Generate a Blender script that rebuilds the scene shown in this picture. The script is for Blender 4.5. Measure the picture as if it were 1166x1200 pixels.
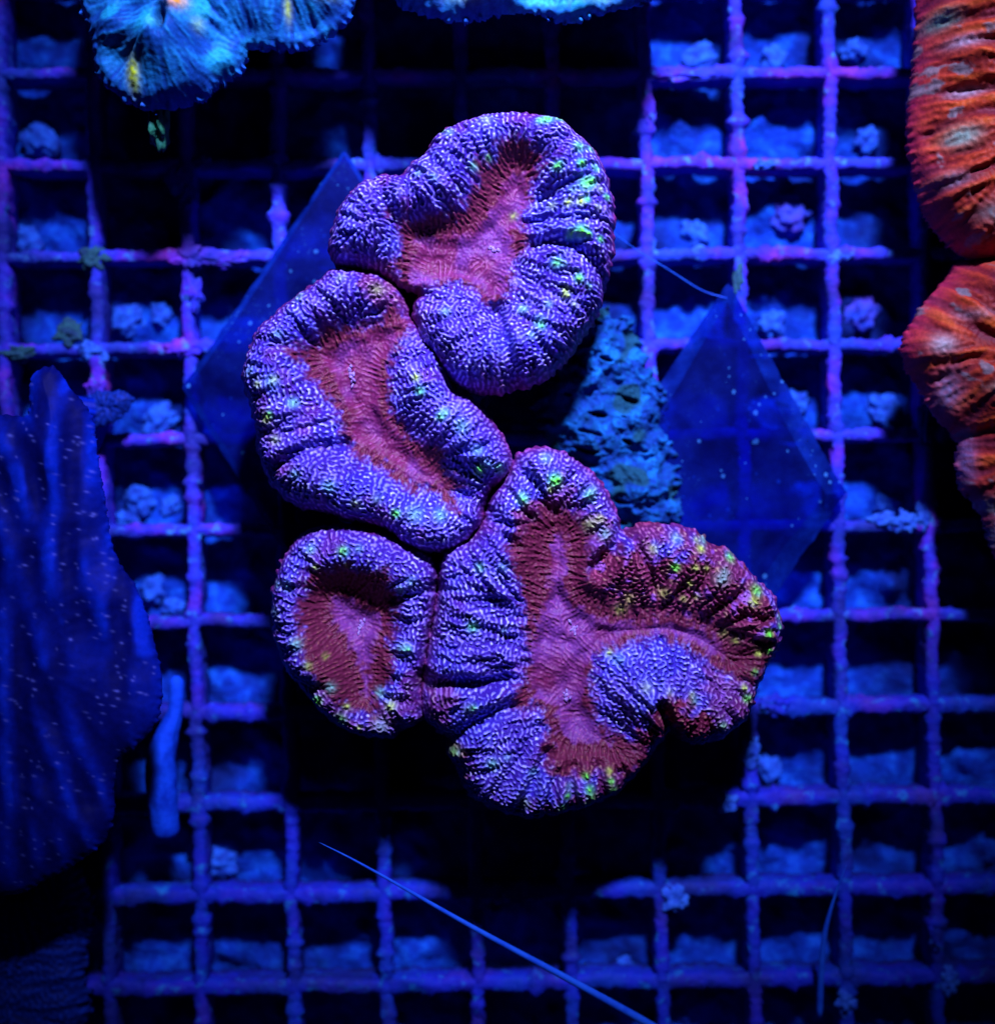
import bpy, math, random
import numpy as np
from mathutils import Vector, Matrix

for o in list(bpy.data.objects):
    bpy.data.objects.remove(o, do_unlink=True)
scene = bpy.context.scene
col = scene.collection

# ------------------------------------------------------------------ scale
# lengths are written in "units" of 0.14 mm (the rack's pitch, about 15 mm, is 107 units);
# z = 0 is the top of the plastic rack, +y is away from the viewer's chin
S = 0.00014
CAM_H = 2000.0          # camera height over the rack
REF_H = 100.0           # height at which the flesh of the corals is laid out
def k_at(z):
    return (CAM_H - z) / (CAM_H - REF_H)

# ------------------------------------------------------------------ camera
cam_d = bpy.data.cameras.new('camera')
cam = bpy.data.objects.new('camera', cam_d)
col.objects.link(cam)
cam.location = (0, 0, CAM_H * S)
cam.rotation_euler = (0, 0, 0)
cam_d.sensor_fit = 'VERTICAL'
cam_d.sensor_height = 24.0
cam_d.lens = 24.0 * (CAM_H - REF_H) / 1200.0
cam_d.clip_start = 0.005
cam_d.clip_end = 20.0
cam_d.dof.use_dof = True
cam_d.dof.focus_distance = (CAM_H - 175) * S
cam_d.dof.aperture_fstop = 5.0
scene.camera = cam

# ------------------------------------------------------------------ world + lamp
world = bpy.data.worlds.new('World')
scene.world = world
world.use_nodes = True
bg = world.node_tree.nodes['Background']
bg.inputs['Color'].default_value = (0.006, 0.02, 0.30, 1)
bg.inputs['Strength'].default_value = 0.03

lamp_d = bpy.data.lights.new('aquarium_lamp', 'SPOT')
lamp = bpy.data.objects.new('aquarium_lamp', lamp_d)
col.objects.link(lamp)
LAMP = Vector((480, 3000, 3200)) * S
lamp.location = LAMP
aim = Vector((40, 300, 0)) * S
lamp.rotation_euler = (aim - LAMP).to_track_quat('-Z', 'Y').to_euler()
lamp_d.energy = 60.0
lamp_d.color = (0.56, 0.56, 1.0)
lamp_d.spot_size = math.radians(21.6)
lamp_d.spot_blend = 1.0
lamp_d.shadow_soft_size = 230 * S

scene.cycles.diffuse_bounces = 1
scene.view_settings.view_transform = 'Standard'
scene.view_settings.look = 'None'
scene.view_settings.gamma = 1.0
scene.view_settings.exposure = 0.0
scene.view_settings.use_curve_mapping = False

# ------------------------------------------------------------------ helpers
def tag(o, label=None, cat=None, group=None, kind=None):
    if label: o['label'] = label
    if cat: o['category'] = cat
    if group: o['group'] = group
    if kind: o['kind'] = kind
    return o

def to_world(px, py, z, kref=None):
    """photo-plan coordinates (x right, y down) and height -> metres"""
    k = k_at(z if kref is None else kref)
    return (np.asarray(px, float) - 583) * S * k, (600 - np.asarray(py, float)) * S * k

def empty(name, px, py, z=0.0, kref=None):
    o = bpy.data.objects.new(name, None)
    x, y = to_world(px, py, z, kref)
    o.location = (float(x), float(y), z * S)
    o.empty_display_size = 0.004
    col.objects.link(o)
    return o

def mesh_obj(name, verts, faces, mat, parent=None, colors=None, normals=None, smooth=True):
    """verts (N,3) in metres, world space; faces (M,4) or list"""
    me = bpy.data.meshes.new(name)
    verts = np.asarray(verts, np.float32)
    off = np.zeros(3, np.float32)
    if parent is not None:
        off = np.array(parent_world(parent), np.float32)
    v = verts - off
    if isinstance(faces, np.ndarray):
        n = faces.shape[1]
        me.vertices.add(len(v)); me.vertices.foreach_set('co', v.ravel())
        me.loops.add(faces.size); me.loops.foreach_set('vertex_index', faces.astype(np.int32).ravel())
        me.polygons.add(len(faces))
        me.polygons.foreach_set('loop_start', np.arange(0, faces.size, n, dtype=np.int32))
        me.polygons.foreach_set('loop_total', np.full(len(faces), n, np.int32))
        me.update(calc_edges=True)
    else:
        me.from_pydata(v.tolist(), [], faces)
    me.validate()
    me.polygons.foreach_set('use_smooth', np.full(len(me.polygons), smooth))
    if colors is not None:
        a = me.color_attributes.new('pigment', 'FLOAT_COLOR', 'POINT')
        c = np.ones((len(v), 4), np.float32); c[:, :3] = np.clip(colors, 0, 1)
        a.data.foreach_set('color', c.ravel())
    if normals is not None:
        me.normals_split_custom_set_from_vertices(normals.astype(np.float32))
    me.materials.append(mat)
    o = bpy.data.objects.new(name, me)
    col.objects.link(o)
    if parent is not None:
        o.parent = parent
    return o

def parent_world(p):
    v = Vector((0, 0, 0))
    while p is not None:
        v = v + p.location
        p = p.parent
    return v

# --- 2D fields
def smooth_poly(pts, n=4):
    p = np.asarray(pts, float); m = len(p); out = []
    for i in range(m):
        p0, p1, p2, p3 = p[i-1], p[i], p[(i+1) % m], p[(i+2) % m]
        for j in range(n):
            t = j / n
            out.append(0.5*((2*p1)+(-p0+p2)*t+(2*p0-5*p1+4*p2-p3)*t*t+(-p0+3*p1-3*p2+p3)*t**3))
    return np.array(out)

def upsample(a, f, shape):
    yi = np.minimum(np.arange(shape[0]) / f, a.shape[0]-1.001); xi = np.minimum(np.arange(shape[1]) / f, a.shape[1]-1.001)
    y0 = yi.astype(int); x0 = xi.astype(int); fy = (yi-y0)[:, None]; fx = (xi-x0)[None]
    A = a[y0][:, x0]; B = a[y0][:, x0+1]; C = a[y0+1][:, x0]; D = a[y0+1][:, x0+1]
    return (A*(1-fx)+B*fx)*(1-fy)+(C*(1-fx)+D*fx)*fy

def poly_sdf(poly, X, Y):
    """signed distance, positive inside"""
    P = np.asarray(poly, np.float32); Q = np.roll(P, -1, 0)
    X = X.astype(np.float32); Y = Y.astype(np.float32)
    d2 = np.full(X.shape, 1e12, np.float32); ins = np.zeros(X.shape, bool)
    for (ax, ay), (bx, by) in zip(P, Q):
        ex, ey = bx-ax, by-ay
        l2 = ex*ex+ey*ey
        if l2 < 1e-9: continue
        wx, wy = X-ax, Y-ay
        t = np.clip((wx*ex+wy*ey)/l2, 0, 1)
        dx, dy = wx-t*ex, wy-t*ey
        np.minimum(d2, dx*dx+dy*dy, out=d2)
        if ay != by:
            c = ((ay > Y) != (by > Y)) & (X < ex*(Y-ay)/ey+ax)
            ins ^= c
    d = np.sqrt(d2)
    return np.where(ins, d, -d)

def line_dist(pts, X, Y):
    d2 = np.full(X.shape, 1e12)
    for (ax, ay), (bx, by) in zip(pts[:-1], pts[1:]):
        ex, ey = bx-ax, by-ay
        t = np.clip(((X-ax)*ex+(Y-ay)*ey)/(ex*ex+ey*ey), 0, 1)
        d2 = np.minimum(d2, (X-ax-t*ex)**2+(Y-ay-t*ey)**2)
    return np.sqrt(d2)

class Grid:
    def __init__(self, x0, x1, y0, y1, step, coarse=2):
        self.step = step; self.f = coarse
        self.x = np.arange(x0, x1, step); self.y = np.arange(y0, y1, step)
        self.X, self.Y = np.meshgrid(self.x, self.y)
        self.shape = self.X.shape
        xc = np.arange(x0, x1+2*step*coarse, step*coarse); yc = np.arange(y0, y1+2*step*coarse, step*coarse)
        self.XC, self.YC = np.meshgrid(xc, yc)
    def sdf(self, poly, n=4):
        p = smooth_poly(poly, n) if n else np.asarray(poly, float)
        return upsample(poly_sdf(p, self.XC, self.YC).astype(float), self.f, self.shape)
    def line(self, pts):
        return upsample(line_dist(pts, self.XC, self.YC), self.f, self.shape)
    def _fr(self):
        fy = np.fft.fftfreq(self.shape[0], self.step)[:, None]; fx = np.fft.rfftfreq(self.shape[1], self.step)[None]
        return fx, fy
    def filt(self, G, seed):
        r = np.random.default_rng(seed).standard_normal(self.shape)
        a = np.fft.irfft2(np.fft.rfft2(r)*G, s=self.shape)
        return a/(a.std()+1e-9)
    def noise(self, lam, seed):
        fx, fy = self._fr()
        return self.filt(np.exp(-(fx*fx+fy*fy)*lam*lam*1.5), seed)
    def worm(self, lam, seed, bw=0.28):
        fx, fy = self._fr(); f0 = 1/lam
        f = np.sqrt(fx*fx+fy*fy)
        return self.filt(np.exp(-((f-f0)/(bw*f0))**2), seed)
    def blur(self, a, sig):
        fx, fy = self._fr()
        p = int(4*sig/self.step)+1
        b = np.pad(a, p, mode='edge')
        fy = np.fft.fftfreq(b.shape[0], self.step)[:, None]; fx = np.fft.rfftfreq(b.shape[1], self.step)[None]
        b = np.fft.irfft2(np.fft.rfft2(b)*np.exp(-2*np.pi**2*sig*sig*(fx*fx+fy*fy)), s=b.shape)
        return b[p:-p, p:-p]
    def orient(self, theta, lam, ratio, seed, K=8):
        """noise whose features run along theta (image axes), lam across, ratio longer along"""
        fx, fy = self._fr(); f0 = 1/lam
        num = np.zeros(self.shape); den = np.zeros(self.shape)
        for q in range(K):
            a = q*math.pi/K
            fp = np.abs(-math.sin(a)*fx+math.cos(a)*fy); fl = math.cos(a)*fx+math.sin(a)*fy
            n = self.filt(np.exp(-((fp-f0)/(0.4*f0))**2-(fl*ratio/f0)**2*1.4), seed+q)
            w = np.abs(np.cos(theta-a))**14
            num += w*n; den += w*w
        return num/np.sqrt(den+1e-6)
    def grad(self, a):
        gy, gx = np.gradient(a, self.step)
        return gx, gy

def sstep(a, b, x):
    t = np.clip((x-a)/(b-a), 0, 1)
    return t*t*(3-2*t)
def mix(a, b, f):
    f = np.asarray(f)[..., None]
    return np.asarray(a)*(1-f)+np.asarray(b)*f

def relief(g, inside, H, kref, rings, zmin=None):
    """turn a height field into verts/faces with an undercut skirt. rings = [(inward, drop)...]"""
    m = inside > 0
    qm = m[:-1, :-1] & m[1:, :-1] & m[1:, 1:] & m[:-1, 1:]
    used = np.zeros(g.shape, bool)
    used[:-1, :-1] |= qm; used[1:, :-1] |= qm; used[1:, 1:] |= qm; used[:-1, 1:] |= qm
    idx = np.full(g.shape, -1, np.int64); n = int(used.sum()); idx[used] = np.arange(n)
    ii, jj = np.nonzero(qm)
    F = np.stack([idx[ii, jj], idx[ii+1, jj], idx[ii+1, jj+1], idx[ii, jj+1]], 1)
    gx, gy = g.grad(g.blur(np.maximum(inside, -20), 7.0) if inside.min() < 0 else inside); gl = np.sqrt(gx*gx+gy*gy)+1e-6; gx, gy = gx/gl, gy/gl
    px = g.X[used].copy(); py = g.Y[used].copy(); h = H[used].copy()
    ux, uy = gx[used], gy[used]; d = inside[used]
    E = np.concatenate([F[:, [0, 1]], F[:, [1, 2]], F[:, [2, 3]], F[:, [3, 0]]])
    key = np.sort(E, 1); kk = key[:, 0]*n+key[:, 1]
    _, first, cnt = np.unique(kk, return_index=True, return_counts=True)
    B = E[first[cnt == 1]]
    bv = np.unique(B)
    dd = np.clip(d[bv], 0, 1.2*g.step)
    px[bv] -= ux[bv]*dd; py[bv] -= uy[bv]*dd
    P = [np.stack([px, py, h], 1)]; Fs = [F]; src = [np.arange(n)]
    prev = np.full(n, -1, np.int64); prev[bv] = bv
    base = n
    for inw, drop in rings:
        cur = np.full(n, -1, np.int64); cur[bv] = base+np.arange(len(bv))
        z = h[bv]-drop
        if zmin is not None: z = np.maximum(z, zmin)
        P.append(np.stack([px[bv]+ux[bv]*inw, py[bv]+uy[bv]*inw, z], 1))
        Fs.append(np.stack([prev[B[:, 1]], prev[B[:, 0]], cur[B[:, 0]], cur[B[:, 1]]], 1))
        src.append(bv)
        base += len(bv); prev = cur
    P = np.concatenate(P); F2 = np.concatenate(Fs); src = np.concatenate(src)
    x, y = to_world(P[:, 0], P[:, 1], 0, kref)
    V = np.stack([x, y, P[:, 2]*S], 1)
    return V, F2, used, src

def vnormals(V, F):
    N = np.zeros_like(V)
    a = V[F[:, 2]]-V[F[:, 0]]; b = V[F[:, 3]]-V[F[:, 1]]
    fn = np.cross(a, b)
    for c in range(4):
        for x in range(3):
            N[:, x] += np.bincount(F[:, c], fn[:, x], len(V))
    return N/(np.linalg.norm(N, axis=1, keepdims=True)+1e-20)

def split(V, F, C, N, fm):
    f = F[fm]; u, inv = np.unique(f, return_inverse=True)
    return V[u], inv.reshape(f.shape), C[u], N[u]

# ------------------------------------------------------------------ materials
def new_mat(name):
    m = bpy.data.materials.new(name); m.use_nodes = True
    nt = m.node_tree; b = nt.nodes['Principled BSDF']
    return m, nt, b

def pigment_mat(name, rough=0.45, spec=0.5, bump=0.3, bscale=1800, sss=0.0, coat=0.0, detail=4, vary=0.18):
    m, nt, b = new_mat(name)
    at = nt.nodes.new('ShaderNodeAttribute'); at.attribute_name = 'pigment'
    tc = nt.nodes.new('ShaderNodeTexCoord')
    nz = nt.nodes.new('ShaderNodeTexNoise'); nz.inputs['Scale'].default_value = bscale; nz.inputs['Detail'].default_value = detail
    nt.links.new(tc.outputs['Object'], nz.inputs['Vector'])
    hs = nt.nodes.new('ShaderNodeHueSaturation')
    mr = nt.nodes.new('ShaderNodeMapRange'); mr.inputs['From Min'].default_value = 0.3; mr.inputs['From Max'].default_value = 0.7
    mr.inputs['To Min'].default_value = 1-vary; mr.inputs['To Max'].default_value = 1+vary
    nt.links.new(nz.outputs['Fac'], mr.inputs['Value']); nt.links.new(mr.outputs[0], hs.inputs['Value'])
    nt.links.new(at.outputs['Color'], hs.inputs['Color'])
    nt.links.new(hs.outputs[0], b.inputs['Base Color'])
    bp = nt.nodes.new('ShaderNodeBump'); bp.inputs['Strength'].default_value = bump; bp.inputs['Distance'].default_value = 1.5*S
    nt.links.new(nz.outputs['Fac'], bp.inputs['Height']); nt.links.new(bp.outputs[0], b.inputs['Normal'])
    b.inputs['Roughness'].default_value = rough
    b.inputs['Specular IOR Level'].default_value = spec
    b.inputs['Coat Weight'].default_value = coat
    b.inputs['Coat Roughness'].default_value = 0.3
    if sss:
        b.inputs['Subsurface Weight'].default_value = sss
        b.inputs['Subsurface Radius'].default_value = (6*S, 3*S, 6*S)
        b.inputs['Subsurface Scale'].default_value = 1.0
    return m

def ramp_mat(name, stops, scale, rough=0.7, bump=0.5, bdist=3, detail=6, spec=0.3, second=None):
    m, nt, b = new_mat(name)
    tc = nt.nodes.new('ShaderNodeTexCoord')
    geo = nt.nodes.new('ShaderNodeNewGeometry')
    nz = nt.nodes.new('ShaderNodeTexNoise'); nz.inputs['Scale'].default_value = scale; nz.inputs['Detail'].default_value = detail
    nz.inputs['Roughness'].default_value = 0.62
    nt.links.new(geo.outputs['Position'], nz.inputs['Vector'])
    cr = nt.nodes.new('ShaderNodeValToRGB'); e = cr.color_ramp.elements
    while len(e) < len(stops): e.new(0.5)
    for q, (p, c) in enumerate(stops):
        e[q].position = p; e[q].color = (*c, 1)
    nt.links.new(nz.outputs['Fac'], cr.inputs['Fac'])
    out = cr.outputs['Color']
    if second:
        sc, lo, hi, c2 = second
        n2 = nt.nodes.new('ShaderNodeTexNoise'); n2.inputs['Scale'].default_value = sc; n2.inputs['Detail'].default_value = 3
        nt.links.new(geo.outputs['Position'], n2.inputs['Vector'])
        mr = nt.nodes.new('ShaderNodeMapRange'); mr.inputs['From Min'].default_value = lo; mr.inputs['From Max'].default_value = hi
        nt.links.new(n2.outputs['Fac'], mr.inputs['Value'])
        mx = nt.nodes.new('ShaderNodeMix'); mx.data_type = 'RGBA'
        nt.links.new(mr.outputs[0], mx.inputs['Factor']); nt.links.new(out, mx.inputs['A']); mx.inputs['B'].default_value = (*c2, 1)
        out = mx.outputs['Result']
    nt.links.new(out, b.inputs['Base Color'])
    n3 = nt.nodes.new('ShaderNodeTexNoise'); n3.inputs['Scale'].default_value = 900; n3.inputs['Detail'].default_value = 5
    nt.links.new(geo.outputs['Position'], n3.inputs['Vector'])
    bp = nt.nodes.new('ShaderNodeBump'); bp.inputs['Strength'].default_value = bump; bp.inputs['Distance'].default_value = bdist*S
    nt.links.new(n3.outputs['Fac'], bp.inputs['Height']); nt.links.new(bp.outputs[0], b.inputs['Normal'])
    b.inputs['Roughness'].default_value = rough
    b.inputs['Specular IOR Level'].default_value = spec
    return m

M_flesh = pigment_mat('coral_flesh', rough=0.5, spec=0.16, bump=0.35, bscale=2600, coat=0.0)
M_disc = pigment_mat('coral_disc_flesh', rough=0.55, spec=0.22, bump=0.35, bscale=1500)
M_red = pigment_mat('red_coral_flesh', rough=0.6, spec=0.18, bump=0.5, bscale=1500)
M_teal = pigment_mat('teal_coral_flesh', rough=0.65, spec=0.1, bump=0.3, bscale=1500)
M_leaf = pigment_mat('blue_sheet_flesh', rough=0.6, spec=0.06, bump=0.15, bscale=900)
M_rock = pigment_mat('live_rock', rough=0.9, spec=0.08, bump=0.8, bscale=1500)
M_sand = ramp_mat('sand', [(0.30, (0.001, 0.016, 0.20)), (0.50, (0.002, 0.040, 0.42)), (0.68, (0.006, 0.11, 0.66))], 330, bump=0.7, bdist=5,
                  rough=0.9, spec=0.1, second=(55, 0.50, 0.66, (0.001, 0.010, 0.11)))
M_bar = ramp_mat('encrusted_plastic', [(0.38, (0.008, 0.045, 0.52)), (0.50, (0.03, 0.025, 0.62)), (0.59, (0.10, 0.02, 0.58)), (0.70, (0.26, 0.03, 0.42))],
                 75, rough=0.75, bump=0.8, bdist=3, spec=0.2, second=(420, 0.58, 0.72, (0.04, 0.22, 0.75)))
def patchy(m):
    # pink coralline crust covers the strips nearer the fixture, bluish film the rest
    nt = m.node_tree; b = nt.nodes['Principled BSDF']
    src = b.inputs['Base Color'].links[0].from_socket
    geo = nt.nodes.new('ShaderNodeNewGeometry'); sep = nt.nodes.new('ShaderNodeSeparateXYZ'); nt.links.new(geo.outputs['Position'], sep.inputs[0])
    nz = nt.nodes.new('ShaderNodeTexNoise'); nz.inputs['Scale'].default_value = 40; nt.links.new(geo.outputs['Position'], nz.inputs['Vector'])
    ad = nt.nodes.new('ShaderNodeMath'); ad.operation = 'MULTIPLY_ADD'; ad.inputs[1].default_value = 0.08
    nt.links.new(nz.outputs['Fac'], ad.inputs[0]); nt.links.new(sep.outputs['Y'], ad.inputs[2])
    mr = nt.nodes.new('ShaderNodeMapRange'); mr.inputs['From Min'].default_value = 0.005; mr.inputs['From Max'].default_value = 0.045
    nt.links.new(ad.outputs[0], mr.inputs['Value'])
    hs = nt.nodes.new('ShaderNodeMix'); hs.data_type = 'RGBA'; hs.blend_type = 'MULTIPLY'; hs.inputs['Factor'].default_value = 1
    nt.links.new(src, hs.inputs['A']); hs.inputs['B'].default_value = (0.12, 0.7, 0.75, 1)
    mx = nt.nodes.new('ShaderNodeMix'); mx.data_type = 'RGBA'
    nt.links.new(mr.outputs[0], mx.inputs['Factor']); nt.links.new(hs.outputs['Result'], mx.inputs['A']); nt.links.new(src, mx.inputs['B'])
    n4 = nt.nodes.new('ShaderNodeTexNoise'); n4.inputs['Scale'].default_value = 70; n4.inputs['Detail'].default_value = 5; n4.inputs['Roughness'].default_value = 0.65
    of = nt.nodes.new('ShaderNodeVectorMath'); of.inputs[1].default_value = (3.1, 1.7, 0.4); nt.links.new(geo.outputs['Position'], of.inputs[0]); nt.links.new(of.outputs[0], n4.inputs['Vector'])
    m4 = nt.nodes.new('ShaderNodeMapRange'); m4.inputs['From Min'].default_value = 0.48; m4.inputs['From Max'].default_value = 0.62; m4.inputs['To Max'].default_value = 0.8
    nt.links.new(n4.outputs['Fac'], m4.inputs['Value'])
    x4 = nt.nodes.new('ShaderNodeMix'); x4.data_type = 'RGBA'; x4.inputs['B'].default_value = (0.004, 0.012, 0.16, 1)  # dark noise patches: dim, shaded stretches of bar put into the colour
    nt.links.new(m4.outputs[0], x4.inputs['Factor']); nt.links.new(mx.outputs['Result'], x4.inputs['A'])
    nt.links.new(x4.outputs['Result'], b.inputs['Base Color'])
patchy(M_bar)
M_tuft_v = ramp_mat('violet_crust', [(0.35, (0.05, 0.04, 0.6)), (0.6, (0.26, 0.05, 0.6))], 500, rough=0.8, bump=0.9)
M_tuft_b = ramp_mat('blue_crust', [(0.35, (0.006, 0.05, 0.5)), (0.6, (0.02, 0.13, 0.65))], 600, rough=0.8, bump=0.9)
M_tuft_g = ramp_mat('green_algae', [(0.35, (0.006, 0.035, 0.12)), (0.6, (0.012, 0.09, 0.13))], 700, rough=0.85, bump=0.9)
M_stone = ramp_mat('rubble', [(0.35, (0.002, 0.03, 0.34)), (0.6, (0.008, 0.11, 0.62))], 700, rough=0.85, bump=0.9)
M_stone_v = ramp_mat('violet_rubble', [(0.35, (0.005, 0.05, 0.5)), (0.66, (0.055, 0.035, 0.42))], 300, rough=0.85, bump=0.9)
M_base = ramp_mat('coral_skeleton', [(0.35, (0.01, 0.02, 0.10)), (0.6, (0.02, 0.06, 0.3))], 500, rough=0.9, bump=0.8)
M_rod = ramp_mat('blue_plastic', [(0.36, (0.002, 0.03, 0.45)), (0.6, (0.005, 0.07, 0.75))], 260, rough=0.75, bump=0.5, spec=0.06)
M_bristle = ramp_mat('pale_bristle', [(0.4, (0.008, 0.08, 0.70)), (0.6, (0.015, 0.13, 0.85))], 300, rough=0.4, bump=0.1, spec=0.25)
M_mouth = ramp_mat('pale_mouth', [(0.4, (0.22, 0.10, 0.38)), (0.6, (0.34, 0.24, 0.58))], 2500, rough=0.4, bump=0.5)

def acrylic_mat(name='blue_acrylic', edge_dust=0.22, lo=0.25, hi=0.55, c0=(0.0005, 0.004, 0.09, 1), c1=(0.001, 0.012, 0.22, 1)):
    m, nt, b = new_mat(name)
    out = nt.nodes['Material Output']
    geo = nt.nodes.new('ShaderNodeNewGeometry')
    tr = nt.nodes.new('ShaderNodeBsdfTransparent'); tr.inputs['Color'].default_value = (0.25, 0.45, 0.95, 1)
    nz = nt.nodes.new('ShaderNodeTexNoise'); nz.inputs['Scale'].default_value = 110; nz.inputs['Detail'].default_value = 7
    nz.inputs['Roughness'].default_value = 0.65
    nt.links.new(geo.outputs['Position'], nz.inputs['Vector'])
    cr = nt.nodes.new('ShaderNodeValToRGB'); e = cr.color_ramp.elements
    e[0].position = 0.35; e[0].color = c0; e[1].position = 0.7; e[1].color = c1
    nt.links.new(nz.outputs['Fac'], cr.inputs['Fac'])
    vo = nt.nodes.new('ShaderNodeTexVoronoi'); vo.inputs['Scale'].default_value = 620
    nt.links.new(geo.outputs['Position'], vo.inputs['Vector'])
    sz = nt.nodes.new('ShaderNodeTexNoise'); sz.inputs['Scale'].default_value = 330
    nt.links.new(geo.outputs['Position'], sz.inputs['Vector'])
    thr = nt.nodes.new('ShaderNodeMapRange'); thr.inputs['From Min'].default_value = 0.5; thr.inputs['From Max'].default_value = 0.8
    thr.inputs['To Min'].default_value = 0.0; thr.inputs['To Max'].default_value = 0.42
    nt.links.new(sz.outputs['Fac'], thr.inputs['Value'])
    lt = nt.nodes.new('ShaderNodeMath'); lt.operation = 'LESS_THAN'
    nt.links.new(vo.outputs['Distance'], lt.inputs[0]); nt.links.new(thr.outputs[0], lt.inputs[1])
    v2 = nt.nodes.new('ShaderNodeTexVoronoi'); v2.inputs['Scale'].default_value = 1300; nt.links.new(geo.outputs['Position'], v2.inputs['Vector'])
    t2 = nt.nodes.new('ShaderNodeMapRange'); t2.inputs['From Min'].default_value = 0.46; t2.inputs['From Max'].default_value = 0.8
    t2.inputs['To Min'].default_value = 0.0; t2.inputs['To Max'].default_value = 0.5
    nt.links.new(nz.outputs['Fac'], t2.inputs['Value'])
    l2 = nt.nodes.new('ShaderNodeMath'); l2.operation = 'LESS_THAN'; nt.links.new(v2.outputs['Distance'], l2.inputs[0]); nt.links.new(t2.outputs[0], l2.inputs[1])
    l3 = nt.nodes.new('ShaderNodeMath'); l3.operation = 'MULTIPLY'; l3.inputs[1].default_value = edge_dust; nt.links.new(l2.outputs[0], l3.inputs[0])
    lm = nt.nodes.new('ShaderNodeMath'); lm.operation = 'MAXIMUM'; nt.links.new(lt.outputs[0], lm.inputs[0]); nt.links.new(l3.outputs[0], lm.inputs[1])
    lt = lm
    mx = nt.nodes.new('ShaderNodeMix'); mx.data_type = 'RGBA'
    nt.links.new(lt.outputs[0], mx.inputs['Factor']); nt.links.new(cr.outputs[0], mx.inputs['A']); mx.inputs['B'].default_value = (0.04, 0.22, 0.7, 1)
    nt.links.new(mx.outputs['Result'], b.inputs['Base Color'])
    b.inputs['Roughness'].default_value = 0.35; b.inputs['Specular IOR Level'].default_value = 0.12
    fac = nt.nodes.new('ShaderNodeMapRange'); fac.inputs['To Min'].default_value = lo; fac.inputs['To Max'].default_value = hi
    fac.inputs['From Min'].default_value = 0.35; fac.inputs['From Max'].default_value = 0.65
    nt.links.new(nz.outputs['Fac'], fac.inputs['Value'])
    ms = nt.nodes.new('ShaderNodeMixShader')
    nt.links.new(fac.outputs[0], ms.inputs[0]); nt.links.new(tr.outputs[0], ms.inputs[1]); nt.links.new(b.outputs[0], ms.inputs[2])
    nt.links.new(ms.outputs[0], out.inputs['Surface'])
    bp = nt.nodes.new('ShaderNodeBump'); bp.inputs['Strength'].default_value = 0.3; bp.inputs['Distance'].default_value = 2*S
    nt.links.new(nz.outputs['Fac'], bp.inputs['Height']); nt.links.new(bp.outputs[0], b.inputs['Normal'])
    return m
M_acrylic = acrylic_mat()
M_cut = acrylic_mat('saw_cut_acrylic', 0.8, 0.5, 0.85, (0.0005, 0.005, 0.10, 1), (0.003, 0.03, 0.34, 1))

# ------------------------------------------------------------------ the setting: sand under the rack
g = Grid(-500, 1660, -480, 1680, 7.0)
hs = -66 + 4.5*g.noise(60, 3)+2.4*g.noise(18, 4)+np.clip(g.noise(26, 5)-0.7, 0, 3)*7
V, F, used, src = relief(g, np.full(g.shape, 50.0), hs, 0, [(0, 40)])
sand = mesh_obj('sand_bed', V, F, M_sand)
tag(sand, 'blue lit sand bed with rubble seen through the plastic grid', 'sand', kind='structure')

# ------------------------------------------------------------------ egg-crate rack, every bar a part
rack = empty('egg_crate_rack', 583, 600, 0)
tag(rack, 'square-celled plastic egg crate rack crusted with violet algae under the corals', 'rack')
def bar(p0, p1, w, seed, lift):
    (x0, y0), (x1, y1) = p0, p1
    L = math.hypot(x1-x0, y1-y0); n = int(L/4)
    t = np.linspace(0, 1, n); rng = np.random.default_rng(seed)
    def nz(lam):
        kx = np.exp(-np.linspace(-3, 3, max(5, int(lam)))**2)
        a = np.convolve(rng.standard_normal(n+len(kx)), kx, 'same')[:n]
        return a/a.std()
    dx, dy = (x1-x0)/L, (y1-y0)/L; nx, ny = -dy, dx
    prof = [(-0.40, -56), (-0.44, -34), (-0.48, -14), (-0.46, -4), (-0.28, -0.6), (0, 0), (0.28, -0.6), (0.46, -4), (0.48, -14), (0.44, -34), (0.40, -56)]
    cx = x0+(x1-x0)*t+0.9*nz(25)*nx; cy = y0+(y1-y0)*t+0.9*nz(25)*ny
    lump = np.clip(0.8*nz(7)+0.6*nz(16)-0.6, 0, 2.5)
    P = []
    for (a, z) in prof:
        wob = 1+0.12*nz(5)+(0.32*lump if z > -20 else 0)
        px = cx+nx*a*w*wob; py = cy+ny*a*w*wob
        zz = z+lift+(0.7*nz(4)+1.6*lump if z > -10 else 0.8*nz(6))
        X, Y = to_world(px, py, 0)
        P.append(np.stack([X, Y, zz*np.ones(n)*S], 1))
    P = np.stack(P, 1); m = len(prof)
    V = P.reshape(-1, 3)
    i, j = np.meshgrid(np.arange(n-1), np.arange(m), indexing='ij'); i = i.ravel(); j = j.ravel(); j2 = (j+1) % m
    F = np.stack([i*m+j, (i+1)*m+j, (i+1)*m+j2, i*m+j2], 1)[:, ::-1]
    return mesh_obj('grid_bar', V, F, M_bar, rack)
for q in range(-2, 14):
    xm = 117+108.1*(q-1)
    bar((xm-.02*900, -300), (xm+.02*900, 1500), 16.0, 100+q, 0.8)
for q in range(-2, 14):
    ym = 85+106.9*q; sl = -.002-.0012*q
    bar((-300, ym-sl*883), (1466, ym+sl*883), 15.5+(4.0 if q > 6 else 0), 200+q, 0)

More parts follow.
